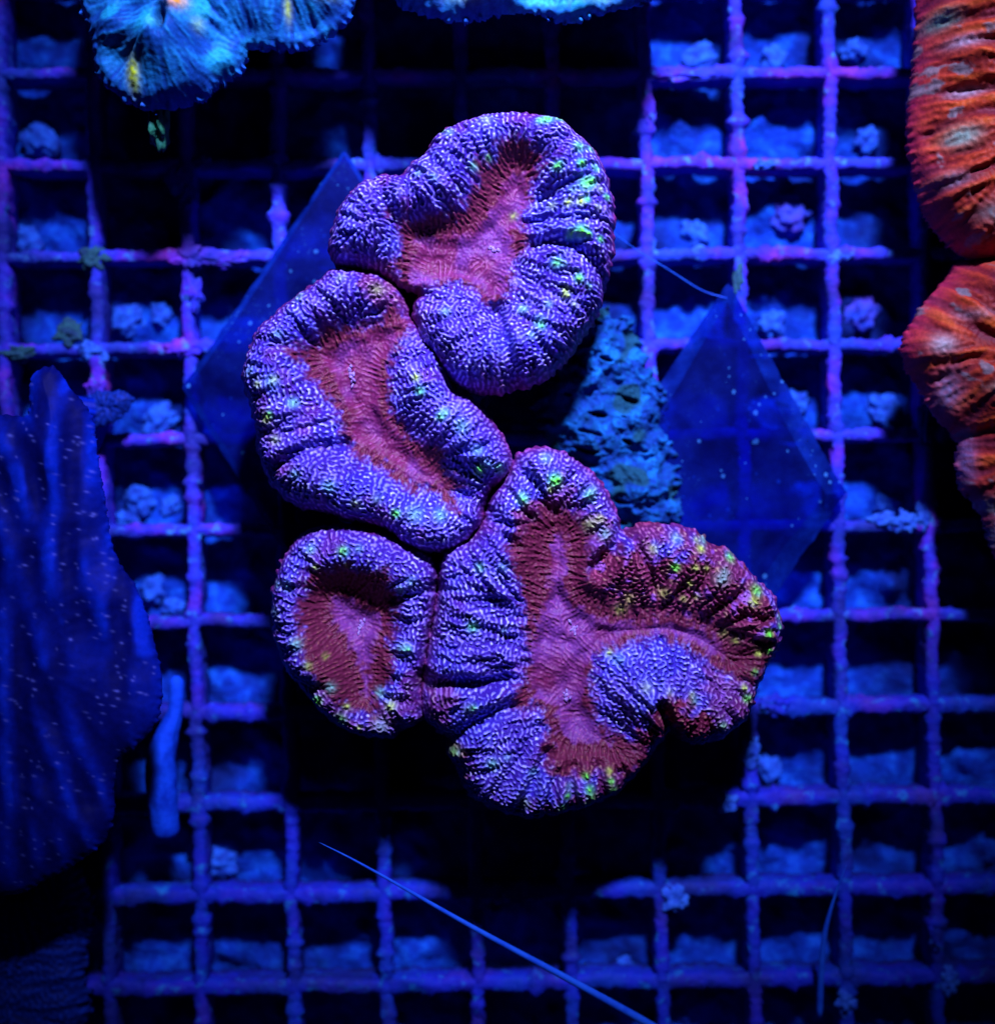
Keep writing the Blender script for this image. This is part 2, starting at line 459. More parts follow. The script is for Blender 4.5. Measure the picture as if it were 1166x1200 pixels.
# ------------------------------------------------------------------ acrylic frag tiles
def tile(name, c, z0, th, ch, rx, ry, label):
    """c: four plan corners of the outer edge; ch chamfer"""
    c = np.array(c, float); mid = c.mean(0)
    o = empty(name, mid[0], mid[1], z0)
    rows = []
    def ring(inset, z, seed):
        pts = []
        for a in range(4):
            p, q = c[a], c[(a+1) % 4]
            for s in np.linspace(0, 1, 40, endpoint=False):
                pts.append(p+(q-p)*s)
        pts = np.array(pts); v = mid-pts; l = np.linalg.norm(v, axis=1, keepdims=True)
        rng = np.random.default_rng(seed)
        pts = pts+v/l*(inset+(0.7*rng.standard_normal((len(pts), 1)) if z < th else 0))
        return pts, np.full(len(pts), float(z))
    R = [ring(3, 0, 1), ring(0, 2, 2), ring(0, th-ch*0.55, 3), ring(ch*1.25, th, 4), ring(ch*1.25+4, th, 5)]
    V = []; F = []
    for pts, z in R:
        zz = z0+z+(pts[:, 0]-mid[0])*rx+(pts[:, 1]-mid[1])*ry
        X, Y = to_world(pts[:, 0], pts[:, 1], z0)
        V.append(np.stack([X, Y, zz*S], 1))
    n = 160
    E = []
    for r in range(len(R)-1):
        for a in range(n):
            b = (a+1) % n
            (E if r == 2 else F).append((r*n+b, r*n+a, (r+1)*n+a, (r+1)*n+b))
    F.append(tuple(range(0, n))); F.append(tuple((len(R)-1)*n+a for a in reversed(range(n))))
    V = np.concatenate(V)
    me = mesh_obj('plate', V, F, M_acrylic, o, smooth=False)
    lo_ = 2*n
    mesh_obj('chamfered_edge', V[lo_:lo_+2*n], [tuple(q-lo_ for q in f) for f in E], M_cut, o, smooth=False)
    tag(o, label, 'frag tile')
    return o
tile('acrylic_frag_tile', [(405, 178), (216, 456), (392, 738), (584, 460)], 3, 16, 6, 0, 0,
     'dark blue translucent acrylic tile under the upper two coral polyps')
tile('acrylic_frag_tile', [(851, 333), (664, 612), (798, 856), (988, 577)], 12, 22, 20, 0.02, -0.02,
     'clear blue acrylic tile with chamfered scratched edge beside the teal rock')

# ------------------------------------------------------------------ main coral colony
A_out = [(387,287),(393,259),(406,233),(424,218),(440,209),(455,205),(472,208),(481,195),(501,179),(506,167),(527,152),(561,139),(598,134),(624,137),(655,142),(676,159),(694,177),(707,200),(716,226),(719,254),(718,285),(714,316),(707,347),(699,372),(678,402),(657,430),(635,447),(600,459),(578,463),(555,461),(530,448),(512,425),(497,405),(488,380),(486,362),(489,350),(494,345),(478,341),(455,326),(430,319),(400,314),(389,301)]
A_red = [(478,341),(465,325),(460,311),(472,296),(473,280),(465,264),(459,257),(489,264),(501,257),(527,254),(553,236),(557,218),(565,200),(580,190),(586,177),(606,172),(624,182),(637,191),(629,205),(624,221),(621,244),(614,254),(617,275),(624,290),(611,300),(601,316),(599,341),(591,351),(581,363),(569,358),(555,346),(541,338),(521,337),(503,341),(494,346)]
A_pink = [(606,205),(614,210),(620,239),(612,262),(599,285),(604,305),(597,329),(582,356),(566,343),(534,330),(508,336),(490,340),(480,335),(482,318),(487,296),(490,281),(534,281),(552,275),(568,259),(581,239),(588,223),(599,208)]
B_out = [(388,318),(404,315),(435,320),(450,325),(468,341),(476,357),(479,374),(487,381),(498,392),(515,407),(524,431),(532,457),(552,466),(566,482),(585,506),(600,536),(598,551),(588,563),(574,577),(567,596),(566,611),(552,629),(528,643),(498,646),(474,638),(456,622),(426,612),(396,605),(386,600),(360,596),(339,587),(319,566),(311,549),(303,524),(301,500),(293,473),(286,449),(286,434),(293,410),(303,389),(321,370),(347,347),(373,331)]
B_red = [(338,412),(369,407),(379,390),(396,384),(437,378),(451,367),(472,366),(478,374),(486,384),(468,407),(462,425),(459,449),(462,479),(477,500),(495,518),(520,530),(526,551),(546,569),(533,578),(538,602),(522,587),(504,576),(480,575),(456,557),(438,542),(423,543),(414,531),(408,521),(403,512),(402,497),(393,476),(381,461),(363,440),(356,428)]
B_pink = [(378,419),(399,404),(438,388),(478,380),(466,404),(450,431),(447,464),(453,491),(474,512),(482,530),(526,572),(516,574),(477,557),(438,532),(413,514),(414,494),(405,473),(390,443)]
C_out = [(338,645),(358,624),(390,615),(418,616),(443,620),(470,633),(497,647),(512,664),(512,686),(511,700),(506,727),(501,755),(497,782),(493,810),(497,842),(476,853),(459,864),(437,865),(410,859),(388,845),(366,824),(352,805),(336,787),(327,762),(320,744),(318,716),(320,688),(326,667)]
C_red = [(364,669),(390,667),(410,664),(437,670),(458,665),(462,694),(466,708),(466,727),(459,749),(463,768),(456,798),(446,812),(442,829),(429,837),(404,823),(382,804),(366,782),(357,760),(354,738),(352,713),(360,692)]
C_pink = [(388,704),(400,696),(412,699),(422,708),(443,714),(448,733),(441,752),(437,771),(435,804),(429,815),(424,793),(418,768),(404,744),(389,724)]
D_out = [(515,664),(520,650),(533,639),(552,631),(567,613),(570,597),(578,579),(591,563),(601,546),(606,534),(619,528),(641,525),(662,531),(684,546),(703,565),(715,586),(724,608),(730,621),(743,616),(780,614),(814,623),(832,639),(854,646),(873,667),(888,682),(903,695),(911,716),(916,741),(907,766),(898,780),(888,805),(875,838),(850,861),(815,872),(796,864),(785,857),(770,872),(754,897),(736,916),(710,935),(673,949),(640,955),(610,956),(581,947),(555,934),(541,916),(535,897),(524,879),(526,864),(503,847),(497,838),(495,810),(499,782),(503,755),(508,727),(513,700),(515,680)]
D_red = [(604,628),(614,612),(627,603),(644,592),(662,598),(681,608),(690,633),(690,658),(694,684),(712,704),(750,716),(790,715),(830,722),(858,738),(885,754),(893,776),(879,796),(848,787),(832,778),(808,760),(792,753),(767,745),(743,751),(718,758),(706,760),(695,780),(694,827),(706,846),(732,864),(752,875),(757,886),(729,905),(706,892),(677,895),(655,902),(644,880),(640,853),(633,828),(614,829),(600,825),(596,810),(613,790),(617,754),(613,728),(615,708),(607,685),(598,660),(592,640)]
D_pink = [(653,620),(662,633),(666,660),(661,682),(672,704),(700,722),(737,729),(786,728),(826,738),(845,756),(851,772),(832,768),(806,755),(780,744),(743,744),(715,754),(699,765),(688,790),(688,827),(704,853),(716,870),(692,868),(659,861),(648,830),(626,817),(621,790),(625,754),(633,716),(643,685),(643,654),(648,633)]

SPOTS = [ # x, y, r, strength, tint 0 green .. 1 pale cyan, 2 yellow
 (520,160,4,.9,0),(528,168,6,.4,1),(570,152,7,.4,2),(640,150,6,1,0),(632,154,5,.7,0),(655,146,6,.6,0),(675,185,6,.6,0),(690,183,5,.4,0),(651,208,6,.9,0),(678,206,5,.9,0),(695,208,5,.5,0),(683,229,8,.8,0),(690,225,5,.7,0),(668,234,5,.5,1),(663,249,5,.8,2),(677,250,5,1,2),(684,247,4,.7,0),(708,240,4,.7,0),(700,233,4,.6,2),(677,284,7,1,0),(665,286,5,.9,0),(685,287,4,1,0),(700,290,4,.7,0),(650,318,6,.7,0),(658,321,4,.5,1),(675,336,5,.9,0),(686,344,4,.7,1),(660,355,5,1,2),(659,350,4,.7,2),(612,368,6,.6,1),(630,385,7,.6,1),(633,390,4,.6,0),(524,372,6,.4,1),(555,207,5,.4,0),(573,195,4,.5,0),(602,256,5,.4,2),(645,249,5,.5,2),(640,365,5,.4,1),(622,400,5,.35,1),(492,215,5,.3,1),(510,222,5,.35,1),(670,365,4,.5,2),(697,255,4,.5,2),
 (311,455,5,.7,2),(328,453,8,.4,1),(351,476,6,.8,1),(320,494,6,.9,2),(325,490,4,.7,0),(355,352,6,.5,1),(333,398,6,.4,1),(330,518,6,.5,2),(490,447,5,.9,2),(495,463,6,.6,0),(523,487,6,.8,1),(518,492,5,.5,0),(542,503,9,.5,1),(562,553,6,1,0),(570,548,8,.5,1),(586,551,6,.6,0),(354,558,6,.5,1),(392,572,8,.6,1),(421,592,6,.7,2),(467,602,5,.9,0),(488,603,10,.5,1),(517,604,8,.6,1),(445,586,7,.3,1),(300,440,7,.4,1),(560,530,7,.4,1),(404,333,5,.4,2),(445,345,8,.3,2),(330,450,5,.5,2),
 (369,643,6,.6,1),(407,645,6,.7,0),(425,642,5,.4,1),(410,662,4,.6,2),(374,664,4,.7,2),(342,685,6,.6,1),(327,684,5,.5,1),(323,718,8,.6,1),(352,752,7,.7,1),(325,757,7,.4,1),(366,776,5,.6,2),(385,766,4,.3,2),(391,802,6,.7,1),(374,818,6,1,0),(408,826,4,.7,2),(447,810,6,.8,1),(460,824,6,1,2),(448,848,11,.35,1),(475,759,8,.7,1),(480,758,4,.6,0),(472,690,5,.5,0),(485,680,7,.35,1),(400,842,8,.5,0),(422,850,4,.6,2),(345,790,7,.4,1),
 (649,564,8,.9,0),(651,565,4,1,0),(612,586,6,.8,0),(611,581,5,.6,1),(638,538,7,.4,1),(643,575,4,.7,2),(688,582,7,.5,0),(692,575,6,.4,1),(690,615,8,.5,2),(700,608,6,.4,2),(706,625,7,.5,1),(785,663,5,1,0),(761,642,6,.5,2),(775,694,6,.5,2),(788,630,7,.4,1),(816,642,5,.8,2),(822,632,5,.7,1),(852,652,6,.6,0),(838,677,8,.5,1),(842,668,6,.4,1),(881,690,7,.7,0),(875,703,6,.9,2),(893,740,5,.9,0),(896,760,4,.9,0),(884,763,4,.9,2),(867,803,4,1,2),(871,815,5,.8,0),(910,722,4,.6,1),(909,732,4,.5,0),(712,764,4,.8,2),(722,770,7,.35,1),(752,800,7,.4,2),(808,815,6,.5,1),(805,808,4,.5,2),(778,805,5,.3,2),(555,731,7,.5,0),(588,664,6,.4,1),(563,663,6,.35,0),(590,738,5,.4,1),(552,825,7,.5,1),(556,823,4,.5,0),(624,898,5,.6,1),(577,888,7,.4,0),(684,903,4,.9,0),(688,917,5,.8,0),(687,935,4,1,0),(690,926,6,.5,0),(711,898,4,.7,2),(713,909,4,.9,0),(716,920,5,.7,0),(663,925,4,.8,0),(658,939,5,.9,0),(665,915,5,.4,1),(533,876,9,.35,0),(613,935,7,.45,2),(594,880,5,.3,1),(808,664,4,.7,2),(821,665,4,.6,2),(803,682,4,.6,2),(797,700,4,.5,2),(812,697,4,.45,2),(735,700,7,.35,2),(725,712,7,.35,2),(845,740,5,.4,2),(858,748,5,.4,2),(880,785,4,.5,0),(840,845,6,.4,0),(812,632,4,.5,2)]

CREASES = [ # polyline, depth, width
 ([(626,291),(650,291),(672,298),(696,322),(708,335)], 16, 8),
 ([(580,362),(588,395),(596,425),(598,450)], 18, 8),
 ([(459,257),(447,236),(452,212)], 9, 9),
 ([(637,191),(668,172)], 5, 8), ([(622,238),(712,226)], 4, 7), ([(617,262),(714,272)], 4, 7),
 ([(498,190),(520,215)], 4, 8), ([(495,345),(540,380),(556,455)], 4, 7), ([(600,330),(690,372)], 5, 7),
 ([(408,521),(370,528),(325,553)], 13, 8), ([(338,411),(300,405)], 7, 8), ([(392,476),(296,470)], 4, 7), ([(402,500),(302,512)], 5, 8),
 ([(462,478),(548,470)], 3, 8), ([(440,545),(420,608)], 4, 8), ([(495,577),(478,636)], 4, 8),
 ([(466,700),(508,690)], 8, 7), ([(463,765),(497,790)], 7, 7), ([(440,835),(470,852)], 6, 7), ([(380,805),(352,800)], 7, 8), ([(355,735),(320,735)], 4, 7), ([(366,668),(345,650)], 4, 7),
 ([(500,800),(530,796),(560,796),(590,792)], 20, 9), ([(513,687),(560,694),(610,722)], 6, 6), ([(510,742),(614,742)], 4, 6), ([(527,864),(555,842),(597,826)], 14, 8),
 ([(729,622),(712,650),(700,668)], 17, 8), ([(640,595),(622,560),(608,545)], 6, 7), ([(652,600),(668,560)], 4, 7), ([(600,640),(575,600)], 8, 8),
 ([(784,857),(777,838),(770,824)], 18, 6), ([(856,775),(905,748)], 4, 7), ([(640,880),(606,945)], 12, 7), ([(630,850),(585,920)], 6, 7),
 ([(668,896),(668,945)], 10, 6), ([(698,895),(706,932)], 10, 6), ([(652,900),(640,950)], 9, 6), ([(728,902),(735,915)], 8, 6),
 ([(825,790),(858,855)], 7, 7), ([(842,790),(878,830)], 6, 6), ([(865,795),(890,810)], 6, 6), ([(815,800),(830,868)], 6, 7),
 ([(767,685),(790,620)], 5, 8), ([(805,690),(850,652)], 6, 8), ([(840,705),(890,690)], 6, 8), ([(865,720),(910,722)], 6, 7)]
BROWN = [ # polygons of mantle that is brownish red rather than violet, weight
 ([(728,640),(760,655),(800,650),(840,660),(880,690),(905,720),(905,770),(885,790),(850,790),(830,740),(760,725),(700,720),(676,690),(690,655)], .92),
 ([(735,615),(775,612),(770,650),(740,650)], .75), ([(800,622),(850,645),(890,690),(860,700),(810,660)], .8),
 ([(770,818),(795,815),(815,826),(840,850),(815,874),(795,866),(785,858),(768,874),(752,866),(750,845)], .95),
 ([(815,775),(860,785),(890,800),(880,840),(850,862),(822,840),(820,800)], .55),
 ([(655,600),(700,600),(712,640),(700,680),(680,660)], .6), ([(600,600),(640,590),(640,640),(605,650)], .75), ([(640,570),(670,570),(675,610),(640,610)], .5),
 ([(524,862),(545,868),(550,915),(585,940),(610,955),(580,950),(550,935),(530,895)], .8), ([(590,940),(660,930),(730,890),(757,890),(735,918),(670,952),(610,958)], .75),
 ([(505,845),(530,835),(530,800),(500,800)], .6), ([(640,860),(760,870),(750,900),(700,900),(650,905)], .9),
 ([(352,790),(380,800),(420,835),(430,862),(400,856),(366,824)], .55), ([(442,820),(470,830),(495,845),(470,858),(440,864)], .6), ([(470,790),(497,785),(495,840),(470,830)], .5),
 ([(300,490),(330,482),(328,510),(304,512)], .4), ([(312,545),(345,540),(330,575)], .25), ([(430,320),(455,325),(475,355),(470,366),(440,362),(425,340)], .65),
 ([(390,600),(430,605),(470,640),(430,615)], .5), ([(388,300),(430,306),(470,330),(478,342),(440,322)], .45), ([(540,445),(600,448),(640,440),(600,462),(560,464)], .45)]
SMOOTH_BAND = ([(498,788),(540,786),(575,788),(575,800),(530,806),(500,812)])

LIFT = 50.0
COL_K = 140.0
def polyp(colony, idx, out, red, pink, zoff, step=1.0):
    o = np.array(out, float)
    g = Grid(o[:, 0].min()-14, o[:, 0].max()+14, o[:, 1].min()-14, o[:, 1].max()+14, step)
    sd = 1000*idx
    so = g.sdf(out, 4)+1.8; sp = g.sdf(pink, 4); sr = g.sdf(red, 4)
    so_w = so + 0.9*g.worm(11, sd+1)+0.8*g.noise(9, sd+2)
    gx, gy = g.grad(g.blur(so, 4)); th_r = np.arctan2(gy, gx)           # radial (across the rim)
    px_, py_ = g.grad(g.blur(sp, 3)); th_p = np.arctan2(py_, px_)
    d_o = np.maximum(so_w, 0); d_p = np.maximum(-sp, 0)
    W = d_o+d_p+1e-3; t = d_o/W
    zf = 104.0; ze = 68.0
    crest = 98+(56 if idx < 4 else 40)*sstep(10, 105, W)
    tc = {1: 0.40, 2: 0.40, 3: 0.40, 4: 0.33}[idx]
    up = np.sqrt(np.clip(1-((tc-np.minimum(t, tc))/tc)**2.2, 0, 1))
    dn = 0.5+0.5*np.cos(math.pi*np.clip((t-tc)/(1-tc), 0, 1)**1.0)
    h = np.where(t < tc, ze+(crest-ze)*up, zf+(crest-zf)*dn)
    h = g.blur(h, 2.6)
    if idx == 4:   # the rounded knob that curls over the red fold
        h = h+16*np.exp(-(((g.X-752)/44)**2+((g.Y-792)/36)**2)**1.5)
    inpk = sstep(-1, 14, sp)
    h = h-7*inpk
    for pts, dep, wid in CREASES:
        q = np.array(pts)
        if q[:, 0].min() > g.x[-1] or q[:, 0].max() < g.x[0] or q[:, 1].min() > g.y[-1] or q[:, 1].max() < g.y[0]: continue
        dl = g.line(pts)
        h = h-dep*np.exp(-(dl/wid)**2)*sstep(-6, 10, d_p)+0.35*dep*np.exp(-((dl-2.2*wid)/wid)**2)*sstep(2, 14, d_p)
    mant = 1-sstep(-9, 9, sr+3.0*g.noise(9, sd+3)+0.8*g.worm(6, sd+4))
    # wrinkled papillae on the rim
    wi = 0.75*g.worm(6.4, sd+5, 0.4)+0.5*g.worm(4.4, sd+25, 0.35)+0.35*g.worm(11, sd+27, 0.4); wt = g.orient(th_r+math.pi/2, 5.8, 1.0, sd+10); wr_ = g.orient(th_r, 6.4, 1.0, sd+30)
    sel = sstep(-0.6, 0.8, g.noise(40, sd+6))
    peb = np.clip(0.62*(wt*(0.7+0.6*sel)+wr_*(1.3-0.6*sel))+0.35*wi-0.15, -0.8, 2.2)
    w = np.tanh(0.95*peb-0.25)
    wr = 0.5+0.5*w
    cost = g.orient(th_r, 23, 4, sd+50)
    band = (1-mant)*(1-sstep(-4, 8, sp))                                   # dark wall between rim and floor
    sept = g.orient(th_p, 5.0, 5, sd+70); sept2 = g.orient(th_p, 9.0, 4, sd+90)
    floorn = g.orient(th_p+0.25, 5.5, 4.5, sd+110)
    fine = g.worm(4.5, sd+7)
    amp = sstep(0, 10, d_o)
    big = g.noise(38, sd+8)
    papsz = 0.75+0.35*sstep(-1, 1, g.noise(26, sd+9))
    cost2 = g.orient(th_r, 13, 4, sd+130)
    mh = 1-sstep(-16, 3, sr)
    h = h+mant*amp*((0.35+0.65*mh)*2.4*w*papsz+(1.7 if idx < 4 else 2.2)*cost*sstep(4, 24, d_o)+1.1*cost2*sstep(3, 16, d_o)+1.4*big)
    h = h+band*(0.45*sept+0.5*sept2+0.5*wi)
    fl = sstep(-4, 8, sp)*(1-mant)
    h = h+fl*(0.25*floorn+0.2*fine+1.8*g.noise(26, sd+12)+0.5*g.noise(9, sd+21))
    # mid-floor fold ridge
    h = h+zoff+LIFT
    # ---- pigment
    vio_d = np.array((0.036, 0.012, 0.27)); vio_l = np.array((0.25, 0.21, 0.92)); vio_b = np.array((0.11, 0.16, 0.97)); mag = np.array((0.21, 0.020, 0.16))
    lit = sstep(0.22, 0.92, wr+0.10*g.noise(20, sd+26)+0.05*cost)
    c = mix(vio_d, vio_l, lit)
    tip = sstep(0.70, 0.95, wr)*sstep(-0.4, 1.2, g.noise(16, sd+28))  # patches of pale highlight painted over the papillae's own lighter tips
    bl = sstep(-0.3, 1.4, g.noise(50, sd+13)+0.3*g.noise(14, sd+14))
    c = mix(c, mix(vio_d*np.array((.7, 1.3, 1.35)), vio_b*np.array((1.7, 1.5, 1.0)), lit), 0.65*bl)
    bluew = mant*0
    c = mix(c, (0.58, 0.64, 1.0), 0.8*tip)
    edge = np.exp(-np.maximum(so-1, 0)/6.0)
    c = mix(c, mix(mag*0.6, mag*1.6, lit), np.clip(0.85*edge+0.35*sstep(.8, 2.2, g.noise(30, sd+15)), 0, 1))
    brn = np.zeros(g.shape)
    for poly, wgt in BROWN:
        q = np.array(poly)
        if q[:, 0].min() > g.x[-1] or q[:, 0].max() < g.x[0] or q[:, 1].min() > g.y[-1] or q[:, 1].max() < g.y[0]: continue
        s = g.sdf(poly, 3)
        brn = np.maximum(brn, wgt*sstep(-7, 9, s+5*g.noise(12, sd+16)))
    pap = sstep(0.7, 1.6, g.noise(7, sd+17))
    bcol = mix((0.11, 0.009, 0.025), (0.30, 0.035, 0.065), lit)
    bcol = mix(bcol, (0.48, 0.26, 0.12), pap*0.8*lit)
    bcol = mix(bcol, (0.34, 0.10, 0.55), 0.7*sstep(0.9, 1.8, g.noise(11, sd+18)))
    c = mix(c, bcol, brn)
    # band: dark red streaked with paler septa
    st = sstep(-0.6, 1.6, sept+0.5*sept2)
    bc = mix((0.095, 0.008, 0.034), (0.150, 0.016, 0.058), st)
    bc = mix(bc, (0.30, 0.10, 0.08), 0.5*sstep(1.2, 2.4, 0.6*sept+0.9*wi))
    # floor: pink-magenta veined
    n1 = g.noise(30, sd+19)
    fc = mix((0.145, 0.012, 0.078), (0.150, 0.029, 0.21), sstep(-0.8, 1.0, 0.7*n1+{1: 0.3, 2: -0.8, 3: 1.2, 4: 0.7}[idx]))
    fc = mix(fc, np.array((0.34, 0.08, 0.25)), 0.6*sstep(0.4, 1.8, floorn+0.4*fine))
    fc = mix(fc, (0.16, 0.008, 0.05), 0.4*sstep(0.6, 1.8, -floorn))
    ic = mix(bc, fc, sstep(-3, 6, sp+3*g.noise(8, sd+20)+0.6*sept))
    c = mix(ic, c, mant)
    sm = np.zeros(g.shape)
    for (x, y, r, s, tint) in SPOTS:
        if x < g.x[0]+6 or x > g.x[-1]-6 or y < g.y[0]+6 or y > g.y[-1]-6: continue
        r2 = ((g.X-x)**2+(g.Y-y)**2)/(r*r*0.9)
        if tint == 2: tcx = (0.50, 0.72, 0.08)
        elif tint == 1: tcx = (0.22, 0.62, 0.55)
        else: tcx = (0.16, 0.95, 0.07)
        e = np.exp(-r2*1.1)
        m = np.clip(1.35*s*e*(0.35+0.75*wr), 0, 1)
        c = mix(c, tcx, m)
        h = h+1.8*s*e
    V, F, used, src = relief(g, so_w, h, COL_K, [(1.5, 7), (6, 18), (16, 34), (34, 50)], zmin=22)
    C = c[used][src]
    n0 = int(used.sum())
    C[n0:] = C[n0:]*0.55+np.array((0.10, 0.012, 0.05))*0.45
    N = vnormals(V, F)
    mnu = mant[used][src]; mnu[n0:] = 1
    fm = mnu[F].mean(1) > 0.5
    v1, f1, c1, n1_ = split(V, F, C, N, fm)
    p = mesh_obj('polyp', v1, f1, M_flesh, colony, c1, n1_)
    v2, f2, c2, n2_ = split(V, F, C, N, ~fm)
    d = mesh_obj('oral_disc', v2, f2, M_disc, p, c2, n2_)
    d['label'] = 'red and pink sunken oral disc'
    def height(x, y):
        return float(h[int((y-g.y[0])/step), int((x-g.x[0])/step)])
    return p, height

colony = empty('coral_colony', 600, 560, 20)
tag(colony, 'large meandering violet lobed brain coral with red valleys and green flecks', 'coral')
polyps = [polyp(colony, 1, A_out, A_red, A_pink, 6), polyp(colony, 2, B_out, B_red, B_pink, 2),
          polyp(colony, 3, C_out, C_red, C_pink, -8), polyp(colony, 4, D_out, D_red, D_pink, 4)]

def lump_verts(px, py, z, rx, ry, rz, rough, seed, sub=4, rot=0.0, kref=None):
    import bmesh
    bm = bmesh.new(); bmesh.ops.create_icosphere(bm, subdivisions=sub, radius=1)
    rng = random.Random(seed)
    offs = [Vector((rng.uniform(-9, 9), rng.uniform(-9, 9), rng.uniform(-9, 9))) for _ in range(2)]
    from mathutils import noise as mn
    V = []
    cx, cy = to_world(px, py, z, kref); cr, sr_ = math.cos(rot), math.sin(rot)
    for v in bm.verts:
        d = v.co.normalized()
        r = 1+rough*(mn.noise(d*1.7+offs[0])*1.0+0.5*mn.noise(d*4.1+offs[1])+0.25*mn.noise(d*9+offs[0]))
        x, y, zz = d.x*rx*r, d.y*ry*r, d.z*rz*r
        V.append((cx+(x*cr-y*sr_)*S, cy+(x*sr_+y*cr)*S, (z+zz)*S))
    F = np.array([[l.vert.index for l in f.loops] for f in bm.faces])
    bm.free()
    return np.array(V), F

for (pi, x, y, rx, ry, rot) in [(3, 673, 737, 5, 10, .2), (3, 664, 815, 4, 6, .2), (1, 413, 441, 3.2, 17, .12), (0, 580, 293, 7, 3.6, .5), (2, 424, 733, 3, 9, -.3)]:
    p, hf = polyps[pi]
    Vs, Fs, nv = [], [], 0
    rg = random.Random(int(x))
    for q in range(9):
        u, w_ = rg.gauss(0, .45)*rx, rg.gauss(0, .5)*ry
        xx, yy = x+u*math.cos(rot)+w_*math.sin(rot), y-u*math.sin(rot)+w_*math.cos(rot)
        V, F = lump_verts(xx, yy, hf(xx, yy)+0.3, rg.uniform(1.2, 2.4), rg.uniform(1.8, 3.6), 2.2, 0.5, int(x)+q, sub=2, rot=rg.uniform(-.8, .8), kref=COL_K)
        Vs.append(V); Fs.append(F+nv); nv += len(V)
    V = np.concatenate(Vs); F = np.concatenate(Fs)
    mo = mesh_obj('mouth', V, F, M_mouth, p)
    mo['label'] = 'pale puckered mouth on the red disc'

# stony skeleton that carries the polyps
base_poly = [(430,250),(560,180),(660,200),(680,300),(640,400),(570,440),(565,520),(600,580),(680,570),(720,640),(840,660),(870,740),(830,830),(720,860),(640,910),(560,890),(500,820),(430,830),(360,770),(350,680),(400,640),(370,570),(330,540),(320,450),(350,390),(420,360),(440,310)]
g = Grid(300, 900, 160, 930, 3.0)
so = g.sdf(base_poly, 3)+3*g.noise(20, 51)
hb = 66+22*sstep(0, 25, so)+3*g.noise(14, 52)
V, F, used, src = relief(g, so, hb, 100, [(2, 14), (8, 30), (14, 80)], zmin=18)
sk = mesh_obj('stony_skeleton', V, F, M_base, colony)

# ------------------------------------------------------------------ teal live rock between the lobes
def rock(name, poly, top, seed, label, cat, parent_z=0):
    o = np.array(poly, float)
    g = Grid(o[:, 0].min()-10, o[:, 0].max()+10, o[:, 1].min()-10, o[:, 1].max()+10, 1.6)
    so = g.sdf(poly, 3)+3*g.noise(14, seed)+1.2*g.noise(5, seed+1)
    d = np.maximum(so, 0)
    big = g.noise(34, seed+2); mid = g.noise(13, seed+3); fine = g.noise(5, seed+4); f2 = g.worm(7, seed+8)
    h = top*0.35+top*0.65*np.sqrt(np.clip(d/45, 0, 1))+6*big+2.0*mid+0.9*fine
    pit = sstep(1.5, 2.1, g.orient(np.full(g.shape, 0.15), 22, 2.4, seed+20)+0.3*g.noise(20, seed+9))
    h = h-20*pit
    c = mix((0.004, 0.04, 0.24), (0.003, 0.065, 0.24), sstep(-1.2, 1.2, 0.7*mid+0.5*fine+0.4*f2))
    c = mix(c, (0.006, 0.13, 0.45), sstep(0.4, 1.6, g.noise(24, seed+5)+0.3*fine))
    c = mix(c, (0.006, 0.05, 0.06), 0.8*sstep(0.6, 1.4, g.noise(30, seed+6)))
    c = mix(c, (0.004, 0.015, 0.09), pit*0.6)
    V, F, used, src = relief(g, so, h, 40, [(1, 10), (4, 40), (6, 70)], zmin=2)
    ob = mesh_obj(name, V, F, M_rock, None, c[used][src])
    return tag(ob, label, cat)
rock('live_rock', [(690,368),(715,362),(742,385),(757,425),(778,452),(784,498),(795,545),(797,600),(760,640),(700,620),(668,560),(640,520),(628,480),(640,440),(665,412)], 66, 300,
     'knobbly teal blue rock wedged between coral lobes on the tile', 'rock')

# ------------------------------------------------------------------ neighbour corals
def fleshy(name, part_name, out, top, edge, colfn, mat, parent, seed, step=1.5, radial=(22, 3.0), wr_amp=1.6, kref=90, R=60, lobes=None, rings=((2, 8), (10, 30), (26, 60)), wob=1.2):
    o = np.array(out, float)
    g = Grid(o[:, 0].min()-12, o[:, 0].max()+12, o[:, 1].min()-12, o[:, 1].max()+12, step)
    so = g.sdf(out, 4)
    so_w = so+(wob*g.worm(10, seed)+wob*g.noise(8, seed+1))*np.exp(-np.maximum(so, 0)/6)
    d = np.maximum(so_w, 0)
    gx, gy = g.grad(g.blur(so, 8)); th = np.arctan2(gy, gx)
    q = np.clip(d/R, 0, 1)
    h = edge+(top-edge)*np.sqrt(1-(1-q)**2)
    rad = g.orient(th, radial[0], 5, seed+10); rad2 = g.orient(th, radial[0]*0.4, 4, seed+30); w = np.tanh(g.worm(7, seed+3)); tan = g.orient(th+math.pi/2, 8, 2.0, seed+60)
    h = h+sstep(0, 20, d)*(radial[1]*rad+0.35*radial[1]*rad2+wr_amp*w+0.5*wr_amp*tan+(0.04*top if name != 'leaf_coral' else 1.5)*g.noise(60, seed+4))
    if lobes is not None: h = h+lobes(g, so, d)
    c = colfn(g, so, d, rad, rad2, w, tan)
    V, F, used, src = relief(g, so_w, h, kref, list(rings), zmin=4)
    return mesh_obj(part_name, V, F, mat, parent, c[used][src])

def spots(g, c, lst, w):
    for (x, y, rx, ry, s, tcx) in lst:
        m = np.clip(1.4*s*np.exp(-(((g.X-x)/rx)**2+((g.Y-y)/ry)**2))*(0.6+0.4*w), 0, 1)
        c = mix(c, tcx, m)
    return c

